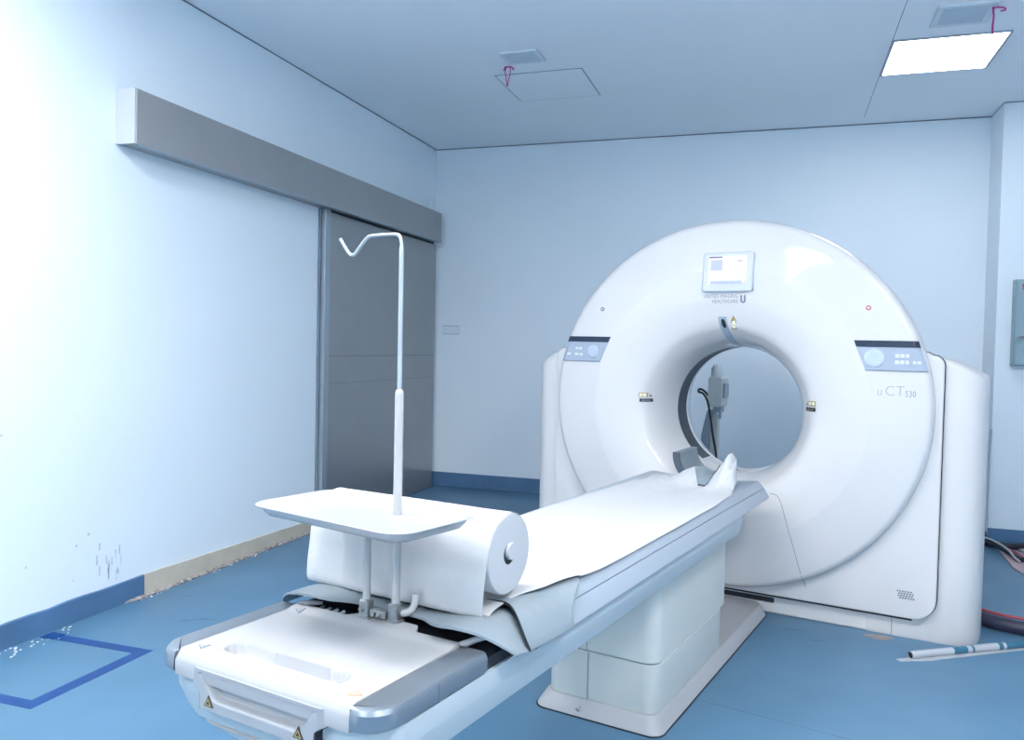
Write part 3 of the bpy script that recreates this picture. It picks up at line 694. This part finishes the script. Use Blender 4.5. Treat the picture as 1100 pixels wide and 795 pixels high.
MB().slab(70, 1, lambda i, j: (flap2(i, 0)[0], flap2(i, 0)[1]-.0015+.002*j, flap2(i, 0)[2]-.001), lambda i, j: (flap2(i, 0)[0], flap2(i, 0)[1]-.0015+.002*j, flap2(i, 0)[2]-.008)).build('hem', M['dark'], o, (0, 1.7, .69), smooth=60)

# ------------------------------------------------------------------ paper roll and its sheet
pr = groot('paper_roll', 'thick white roll of couch paper lying across the table, unrolled towards the scanner', 'paper roll', UT, 1.585, .76)
po = (0, 1.585, .76)
RR, RV, RZ = .094, 1.592, .870
MB().lathe([(.022, -.286), (RR-.004, -.286), (RR, -.282), (RR, .240), (RR-.003, .244)], 72, 'x', (0, RV, RZ)).build('roll', M['paper'], pr, po, smooth=40)
e = MB().lathe([(RR-.003, .2435), (.07, .2450), (.04, .2440), (.0250, .2440), (.0250, .225)], 72, 'x', (0, RV, RZ)).build('roll_end', M['paperend'], pr, po, smooth=40); e['label'] = 'flat grey-white wound end of the roll'
MB().lathe([(.0001, .2425), (.0250, .2425)], 32, 'x', (0, RV, RZ)).build('core_hole', M['dark'], pr, po)
MB().lathe([(.0205, .226), (.0205, .2475), (.0190, .2500), (.0001, .2505)], 32, 'x', (0, RV+.0045, RZ+.0055)).build('core_plug', M['paperend'], pr, po, smooth=40)
MB().lathe([(.0001, -.290), (.02, -.290), (.02, -.28)], 24, 'x', (0, RV, RZ)).build('core_plug', M['paperend'], pr, po, smooth=40)
path = [(RV+.040, RZ+RR*.925), (RV, RZ+RR+.0015), (RV-.045, RZ+.085), (RV-.078, RZ+.056), (RV-.095, RZ+.015), (RV-.102, RZ-.03), (RV-.108, RZ-.07), (RV-.110, RZ-.105), (RV-.106, RZ-.1230), (RV-.092, RZ-.1255), (RV-.05, RZ-.1130), (RV+.03, RZ-.108), (RV+.14, RZ-.109), (RV+.24, RZ-.112), (RV+.36, RZ-.124), (2.10, .7385), (2.4, .7375), (2.8, .7375), (3.2, .7375), (3.45, .738), (3.72, .739)]
pp = [p for p in catmull([(v, z, 0) for v, z in path], 7)]
L = [0.]
for a, c in zip(pp, pp[1:]): L.append(L[-1]+(c-a).length)
def ptat(t_):
    s = t_*L[-1]
    for k in range(len(L)-1):
        if s <= L[k+1] or k == len(L)-2:
            q = (s-L[k])/max(1e-9, L[k+1]-L[k]); return pp[k]*(1-q)+pp[k+1]*q
def ttab(k): return k/220
XLt = [(1.45, -.286), (1.60, -.286), (1.9, -.27), (2.5, -.255), (3.3, -.235), (3.72, -.20)]
XRt = [(1.45, .243), (1.60, .243), (1.75, .268), (1.95, .280), (2.6, .278), (3.1, .276), (3.4, .265), (3.62, .235), (3.72, .205)]
def sheet(i, j):
    p = ptat(j); v, z = p.x, p.y
    xl = lerp_table(XLt, v); xr = lerp_table(XRt, v)
    if j < .09: xl, xr = -.286, .243
    X = xl+(xr-xl)*i
    if v > 1.9:
        e_ = smooth01(3.30, 3.66, v)
        z += .0015*noise.noise(Vector((X*9, v*4, 0)))
        # follow the dished cradle
        z += -.012*(1-min(1, abs(X)/.25)**2)*smooth01(1.95, 2.3, v)
        z += e_*(.145*max(math.exp(-((X-.172)/.040)**2), .8*math.exp(-((X-.205)/.022)**2), .62*math.exp(-((X-.140)/.035)**2))*smooth01(3.42, 3.72, v)**1.5 + .066*math.exp(-((X-.020)/.075)**4)*smooth01(3.46, 3.72, v) + .020*math.exp(-((X+.10)/.06)**2))
        z += e_*(.010*noise.noise(Vector((X*22, v*14, 4)))+.014*abs(noise.noise(Vector((X*13, v*9, 8)))))
        z = max(z, .7255 if abs(X) < .15 else .733)
        vend = 3.72-.03*smooth01(.17, .24, X)+.02*noise.noise(Vector((X*18, 7, 1)))
        v = 1.9+(v-1.9)*(vend-1.9)/(3.72-1.9)
    elif v > 1.6 and j > .1:
        z += .0015*noise.noise(Vector((X*12, v*9, 2)))+.003*smooth01(.20, .28, X)
    if .03 < j < .09 and z < RZ-.02: z += 0
    return (X, v, z)
def sheetb(i, j):
    p = sheet(i, j); return (p[0], p[1]+(.0011 if j < .085 else 0), p[2]-.0011)
sh = MB().slab(60, 260, sheet, sheetb).build('sheet', M['paper'], pr, po, smooth=70); sh['label'] = 'white paper sheet covering the table, crumpled at its far end'

# ------------------------------------------------------------------ head holder at the far end of the table
hh = groot('head_holder', 'grey cradle-shaped head holder at the far end of the table', 'head holder', UT, 3.86, .73)
ho = (0, 3.86, .73)
def hring(v, ro, ri, dz=0):
    cx, cz = .030, .848+dz; out = []; inn = []
    for k in range(29):
        a = PI*.985+PI*.79*k/28; out.append((cx+ro*math.cos(a), v, max(cz+ro*math.sin(a), .7235))); inn.append((cx+ri*math.cos(a), v, max(cz+ri*math.sin(a), .735)))
    return out + list(reversed(inn))
MB().loft([hring(3.745, .142, .108), hring(3.80, .142, .108), hring(4.00, .138, .106, .002), hring(4.01, .134, .110, .002)]).build('shell', M['flap'], hh, ho, smooth=40)
MB().loft([hring(3.736, .144, .112), hring(3.746, .146, .110)]).build('front_edge', M['foam'], hh, ho, smooth=40)

def sheet_at(X, v):
    best = None
    lo, hi = .5, 1.
    for _ in range(24):
        m_ = (lo+hi)/2; i = .5
        xl, xr = sheet(0, m_)[0], sheet(1, m_)[0]; i = min(1, max(0, (X-xl)/(xr-xl))); p = sheet(i, m_)
        if p[1] < v: lo = m_
        else: hi = m_
    return p[2]
def strap(i, j, dz):
    v = 3.545+.150*j; xc = .072+.018*(1-j); w = .016+.044*j; X = xc+(2*i-1)*w
    return (X, v, sheet_at(X, v)+dz)
st = MB().slab(12, 14, lambda i, j: strap(i, j, .009), lambda i, j: strap(i, j, .0015)).build('neck_strap', M['flap'], hh, ho, smooth=60)
MB().slab(12, 1, lambda i, j: (strap(i, 0, 0)[0], strap(i, 0, 0)[1]-.003+.004*j, strap(i, 0, .008)[2]), lambda i, j: (strap(i, 0, 0)[0], strap(i, 0, 0)[1]-.003+.004*j, strap(i, 0, .0015)[2])).build('strap_edge', M['foam'], st, ho, smooth=0)

# ------------------------------------------------------------------ instrument tray and drip pole at the table end
tr = groot('instrument_tray', 'white rectangular instrument tray on a post above the table end', 'tray', UT-.035, 1.42, .715)
tro = (-.035, 1.42, .715); TA = math.radians(-5.6); TCx, TCv = .003, 1.358
def trot(ring): return [(TCx+(x*math.cos(TA)-y*math.sin(TA)), TCv+(x*math.sin(TA)+y*math.cos(TA)), z) for x, y, z in ring]
def tring(dx, dy, r, z): return trot(at_z(rrect(-dx, dx, -dy, dy, r, 8), z))
MB().loft([tring(.20, .095, .035, .9575), tring(.213, .108, .04, .9585), tring(.222, .117, .045, .968), tring(.229, .124, .05, .9795), tring(.238, .133, .055, .9805), tring(.239, .134, .056, .9825), tring(.237, .132, .055, .9840), tring(.230, .125, .05, .9832), tring(.2225, .1175, .045, .9735), tring(.211, .106, .04, .9630), tring(.20, .095, .035, .9620)]).build('tray', M['tray'], tr, tro, smooth=50)
MB().tube([(-.035, 1.42, .73), (-.035, 1.42, .9585)], .0092, 18).build('support_post', M['tray'], tr, tro)
def clamp(mb, X, v):
    mb.loft([at_z(rrect(X-.018, X+.018, v-.016, v+.016, .006, 3), .7165), at_z(rrect(X-.018, X+.018, v-.016, v+.016, .006, 3), .7215), at_z(rrect(X-.0135, X+.0135, v-.0135, v+.0135, .006, 3), .7235), at_z(rrect(X-.0135, X+.0135, v-.0135, v+.0135, .006, 3), .757), at_z(rrect(X-.011, X+.011, v-.011, v+.011, .006, 3), .7605)])
    return mb
cl = clamp(MB(), -.035, 1.42).build('clamp', M['chrome'], tr, tro, smooth=30)
MB().tube([(-.035, 1.4065, .74), (-.035, 1.398, .74)], .006, 6).build('clamp_screw', M['chrome'], cl, tro)
MB().box(-.021, .024, 1.414, 1.430, .724, .740).tube([(-.006, 1.415, .732), (-.006, 1.404, .732)], .006, 8).tube([(.008, 1.415, .732), (.008, 1.407, .732)], .005, 8).build('clamp_bar', M['chrome'], tr, tro, bevel=.002)
iv = groot('drip_pole', 'slim silver drip pole with a bent hook, rising through the instrument tray', 'drip pole', UT+.041, 1.432, .715)
ivo = (.041, 1.432, .715); px_, pv_ = .0395, 1.434
MB().tube([(px_, pv_, .73), (px_, pv_, 1.236), (px_, pv_, 1.244), (px_, pv_, 1.247)], [.0100, .0100, .0085, .005], 18).build('sleeve', M['tray'], iv, ivo, smooth=50)
hk = catmull([(px_, pv_, 1.24), (px_-.0005, pv_, 1.40), (px_-.001, pv_, 1.555), (px_-.002, pv_, 1.578), (px_-.008, pv_, 1.592), (px_-.022, pv_, 1.5965), (-.048, pv_, 1.5965), (-.062, pv_, 1.593), (-.074, pv_, 1.583), (-.098, pv_, 1.5585), (-.107, pv_, 1.555), (-.117, pv_, 1.5590), (-.130, pv_, 1.574), (-.145, pv_, 1.594)], 8)
MB().tube(hk, [.0054 if i < 18 else .0040 for i in range(len(hk))], 14).build('hook_rod', M['pole'], iv, ivo, smooth=60)
cl = clamp(MB(), px_, 1.432).build('clamp', M['chrome'], iv, ivo, smooth=30)
MB().box(px_+.006, px_+.0145, 1.4165, 1.4185, .728, .75).build('clamp_slot', M['seam'], cl, ivo, smooth=0)
MB().tube(catmull([(px_+.008, 1.440, .737), (px_+.020, 1.446, .737), (px_+.030, 1.452, .744), (px_+.035, 1.457, .758), (px_+.036, 1.460, .780)], 6), .0082, 12).build('bent_arm', M['tray'], iv, ivo, smooth=60)
# ------------------------------------------------------------------ contrast injector seen through the bore
ij = groot('injector_stand', 'pale contrast injector on a grey column, seen through the bore', 'injector', -1.69, 5.66)
io = (-1.69, 5.66, 0)
MB().loft([at_z(rrect(-1.93, -1.45, 5.44, 5.88, .08), .025), at_z(rrect(-1.93, -1.45, 5.44, 5.88, .08), .055), at_z(rrect(-1.80, -1.58, 5.56, 5.76, .06), .085)]).build('foot_plate', M['injpole'], ij, io, smooth=40)
for dx in (-.2, .2):
    for dy in (-.18, .18): MB().lathe([(.0001, -.012), (.02, -.012), (.025, 0), (.02, .012), (.0001, .012)], 16, 'x', (-1.69+dx, 5.66+dy, .025)).build('castor', M['dark'], ij, io)
def cs(u, z, w, d=.05): return [(u-w, 5.66-d, z), (u+w, 5.66-d, z), (u+w, 5.66+d, z), (u-w, 5.66+d, z)]
MB().loft([cs(-1.715, .08, .032), cs(-1.715, .60, .030), cs(-1.712, .74, .028), cs(-1.690, .86, .026), cs(-1.675, .93, .024)]).build('column', M['injpole'], ij, io, bevel=.012)
MB().loft([cs(-1.655, .08, .03, .03), cs(-1.655, .90, .03, .03)]).build('column_front', M['inj'], ij, io, bevel=.008)
MB().box(-1.66, -1.60, 5.62, 5.70, .915, .965).box(-1.612, -1.600, 5.60, 5.64, .87, .93).build('bracket', M['injpole'], ij, io, bevel=.004)
hb = MB().loft([[(x, v, z) for x, z in rrect(-1.686, -1.588, .955, 1.165, .018, 5)] for v in (5.57, 5.74)]).build('injector_head', M['inj'], ij, io, bevel=.008)
MB().box(-1.587, -1.572, 5.60, 5.70, 1.02, 1.12).build('side_knob', M['injpole'], hb, io, bevel=.004)
MB().lathe([(.0001, 1.165), (.040, 1.165), (.040, 1.20), (.030, 1.235), (.018, 1.25), (.0001, 1.252)], 24, 'z', (-1.640, 5.64, 0)).build('syringe_cover', M['clear'], ij, io)
MB().lathe([(.0001, 1.166), (.014, 1.166), (.014, 1.225), (.004, 1.235), (.004, 1.25)], 16, 'z', (-1.664, 5.62, 0)).build('syringe', M['tray'], ij, io)
MB().tube(catmull([(-1.69, 5.60, 1.03), (-1.715, 5.575, 1.065), (-1.745, 5.57, 1.075), (-1.748, 5.565, 1.055), (-1.715, 5.56, 1.045), (-1.680, 5.555, .99), (-1.655, 5.55, .88), (-1.635, 5.55, .76), (-1.605, 5.55, .60), (-1.595, 5.55, .35), (-1.60, 5.56, .12), (-1.63, 5.58, .085)], 8), .0075, 10).build('cable', M['cable'], ij, io, smooth=60)

# ------------------------------------------------------------------ floor: tape, cables, film roll
b = MB().box(XL+.03, -2.526, 2.735, 2.790, 0, .0012).box(-2.584, -2.526, 2.188, 2.735, 0, .0012).box(XL+.02, -2.584, 2.188, 2.243, 0, .0012)
b.box(XL+.025, XL+.10, 2.728, 2.798, .0012, .003)
tag(b.build('floor_tape', M['tape'], None, smooth=0), 'blue tape stuck on the floor as an open square by the left wall', 'tape')
b = MB()
for x, y, l, w, a in ((-2.62, 3.17, .07, .006, .5), (-2.58, 3.2, .05, .004, .1), (-2.65, 3.14, .04, .004, .9), (-2.9, 3.45, .03, .004, .3), (.12, 4.12, .05, .006, .1), (.22, 4.0, .03, .005, .3)):
    c, s = math.cos(a), math.sin(a)
    b.add([(x+c*l-s*w, y+s*l+c*w, .0008), (x-c*l-s*w*.3, y-s*l+c*w*.3, .0008), (x-c*l+s*w, y-s*l-c*w, .0008), (x+c*l+s*w*.2, y+s*l-c*w*.2, .0008)], [(0,1,2,3)])
fl = bpy.data.objects['floor']
b.build('scuff_marks', M['floorscuff'], fl, smooth=0)
b = MB()
pts = [(.50+.06*math.cos(a)*(1+.3*math.sin(3*a)), 4.16+.035*math.sin(a)) for a in [2*PI*k/16 for k in range(16)]]
b.add([(x, y, .0008) for x, y in pts], [tuple(range(16))]); b.build('rust_stain', M['rust'], fl, smooth=0)
b = MB(); b.box(-.45, -.447, 2.0, 3.6, 0, .0006)
e_ = Vector((.0, 0)); b2 = MB()
p, q = gw(-.90, 3.02), gw(.9, 2.96)
d_ = (q-p).normalized(); nn = Vector((-d_.y, d_.x, 0))*.002
b2.add([p+nn+Vector((0,0,.0006)), p-nn+Vector((0,0,.0006)), q-nn+Vector((0,0,.0006)), q+nn+Vector((0,0,.0006))], [(0,1,2,3)])
b2.build('floor_seam', M['floorscuff'], fl, smooth=0)
# rolled film
fr = rroot('film_roll', 'thin rolled film in white and teal bands on the floor beside the scanner', 'film roll', .85, 4.09, 0); fo = (.85, 4.09, 0)
A, B_ = Vector((.585, 3.915, .018)), Vector((1.55, 4.56, .018)); dv = B_-A
secs = [(0, .27, 'film'), (.27, .46, 'tealfilm'), (.46, .60, 'film'), (.60, .83, 'tealfilm'), (.83, 1, 'film')]
dn = dv.normalized()
A2 = Vector((.60, 3.918, .017)); B2 = Vector((1.30, 4.385, .017))
for a, c, m in ((0, .27, 'film'), (.27, .36, 'tealfilm'), (.36, .39, 'film'), (.39, .405, 'tealfilm'), (.405, .57, 'film'), (.57, .60, 'tealfilm'), (.60, .62, 'film'), (.62, .76, 'tealfilm'), (.76, .97, 'film')):
    MB().tube([A2+(B2-A2)*a, A2+(B2-A2)*c], .0165, 16, a != 0).build('band', M[m], fr, fo, smooth=60)
MB().tube([A2+(B2-A2)*.002, A2+(B2-A2)*.006], .0135, 12).build('open_end', M['dark'], fr, fo)
per = Vector(((B2-A2).y, -(B2-A2).x, 0)).normalized()
q0 = A2+per*.014-(B2-A2).normalized()*.07; q1 = A2+(B2-A2)*.97
b = MB(); nS = 30; rings = []
for k in range(nS+1):
    t_ = k/nS; p = q0+(q1-q0)*t_; w = .032*(min(1, t_*6+.1))*(1-.25*t_)+.004*noise.noise(Vector((t_*20, 0, 0))); x = p-per*.02; y_ = p+per*w
    rings.append([(x.x, x.y, .0005), (y_.x, y_.y, .0005), (y_.x, y_.y, .004+.003*noise.noise(Vector((t_*15, 3, 0)))), (x.x, x.y, .003)])
b.loft(rings).build('loose_edge', M['film'], fr, fo, smooth=40)
# cables
def cable(name, label, pts, r, m, group=None, cat='cable'):
    ct = catmull(pts, 8); o_ = MB().tube(ct, r, 12).build(name, M[m], None, smooth=60); return tag(o_, label, cat, group)
cable('floor_cable', 'thick dark cable on the floor coming out behind the scanner corner', [(.55, 5.25, .036), (.80, 4.85, .036), (.955, 4.60, .036), (1.10, 4.475, .036), (1.30, 4.43, .036), (1.6, 4.40, .036)], .034, 'cableblue')
cable('floor_cable', 'thin red cable lying on top of the thick dark cable', [(.80, 4.88, .076), (.955, 4.63, .076), (1.10, 4.505, .074), (1.30, 4.46, .076), (1.6, 4.43, .076)], .008, 'cablered')
cable('wall_cable', 'black cable hanging down the pillar corner', [(1.498, 6.665, .82), (1.492, 6.655, .7), (1.484, 6.63, .52), (1.47, 6.58, .32), (1.465, 6.55, .16), (1.45, 6.50, .03)], .010, 'injpole')
cable('wall_cable', 'second cable bulging out at the foot of the pillar', [(1.472, 6.645, .55), (1.452, 6.60, .36), (1.445, 6.57, .25), (1.455, 6.55, .12), (1.44, 6.45, .025)], .012, 'cable')
cable('floor_cable', 'black cable curving along the pillar skirting', [(1.38, 6.50, .025), (1.52, 6.42, .025), (1.62, 6.42, .025), (1.72, 6.50, .025), (1.80, 6.62, .03), (1.95, 6.64, .03)], .022, 'cable')
cable('floor_cable', 'black cable crossing the pinkish card', [(1.35, 6.55, .04), (1.45, 6.40, .045), (1.50, 6.25, .04), (1.535, 6.10, .03), (1.56, 6.0, .028)], .017, 'cable')
cable('floor_cable', 'pale wire twisted over the black cables', [(1.38, 6.55, .065), (1.46, 6.35, .07), (1.51, 6.18, .055), (1.525, 6.05, .03), (1.54, 5.98, .018)], .007, 'film')
cable('floor_cable', 'short red wire lying on the pinkish card', [(1.56, 6.32, .018), (1.59, 6.18, .018), (1.575, 6.05, .016)], .012, 'cablered')
b = MB()
pc = [(1.50, 6.32), (1.62, 6.36), (1.66, 6.0), (1.62, 5.62), (1.50, 5.62), (1.47, 5.85)]
b.loft([[(x, y, .0005) for x, y in pc], [(x, y, .008) for x, y in pc]])
tag(b.build('card_sheet', M['pinkboard'], None, smooth=0), 'flat pinkish card on the floor under the cables', 'card')
b = MB().loft([[(1.63, 6.50, z), (1.86, 6.55, z), (1.90, 6.05, z), (1.685, 5.98, z)] for z in (.0005, .012)])
tag(b.build('card_sheet', M['film'], None, smooth=0), 'pale flat board on the floor at the right edge', 'card')

# ------------------------------------------------------------------ world, camera, colour
w = bpy.data.worlds.new('World'); bpy.context.scene.world = w; w.use_nodes = True
w.node_tree.nodes['Background'].inputs[0].default_value = (.5, .6, .7, 1); w.node_tree.nodes['Background'].inputs[1].default_value = .3
cam = bpy.data.cameras.new('camera'); co = bpy.data.objects.new('camera', cam); C.objects.link(co)
yaw, pitch, roll = math.radians(-18.23239626), math.radians(-1.70157478), math.radians(1.24449857)
f = Vector((math.sin(yaw)*math.cos(pitch), math.cos(yaw)*math.cos(pitch), math.sin(pitch)))
r = Vector((math.cos(yaw), -math.sin(yaw), 0)); u = r.cross(f)
r2 = r*math.cos(roll)+u*math.sin(roll); u2 = -r*math.sin(roll)+u*math.cos(roll)
mw = Matrix(((r2.x, u2.x, -f.x, 0), (r2.y, u2.y, -f.y, 0), (r2.z, u2.z, -f.z, 1.35), (0, 0, 0, 1)))
co.matrix_world = mw
cam.sensor_fit = 'HORIZONTAL'; cam.sensor_width = 36; cam.lens = 863.796*36/1100; cam.clip_start = .05
sc = bpy.context.scene; sc.camera = co
sc.view_settings.view_transform = 'Standard'; sc.view_settings.look = 'None'; sc.view_settings.gamma = 1; sc.view_settings.exposure = 0.22
sc.view_settings.use_curve_mapping = False
sc.cycles.use_denoising = True; sc.cycles.max_bounces = 10; sc.cycles.diffuse_bounces = 6; sc.cycles.sample_clamp_indirect = 8
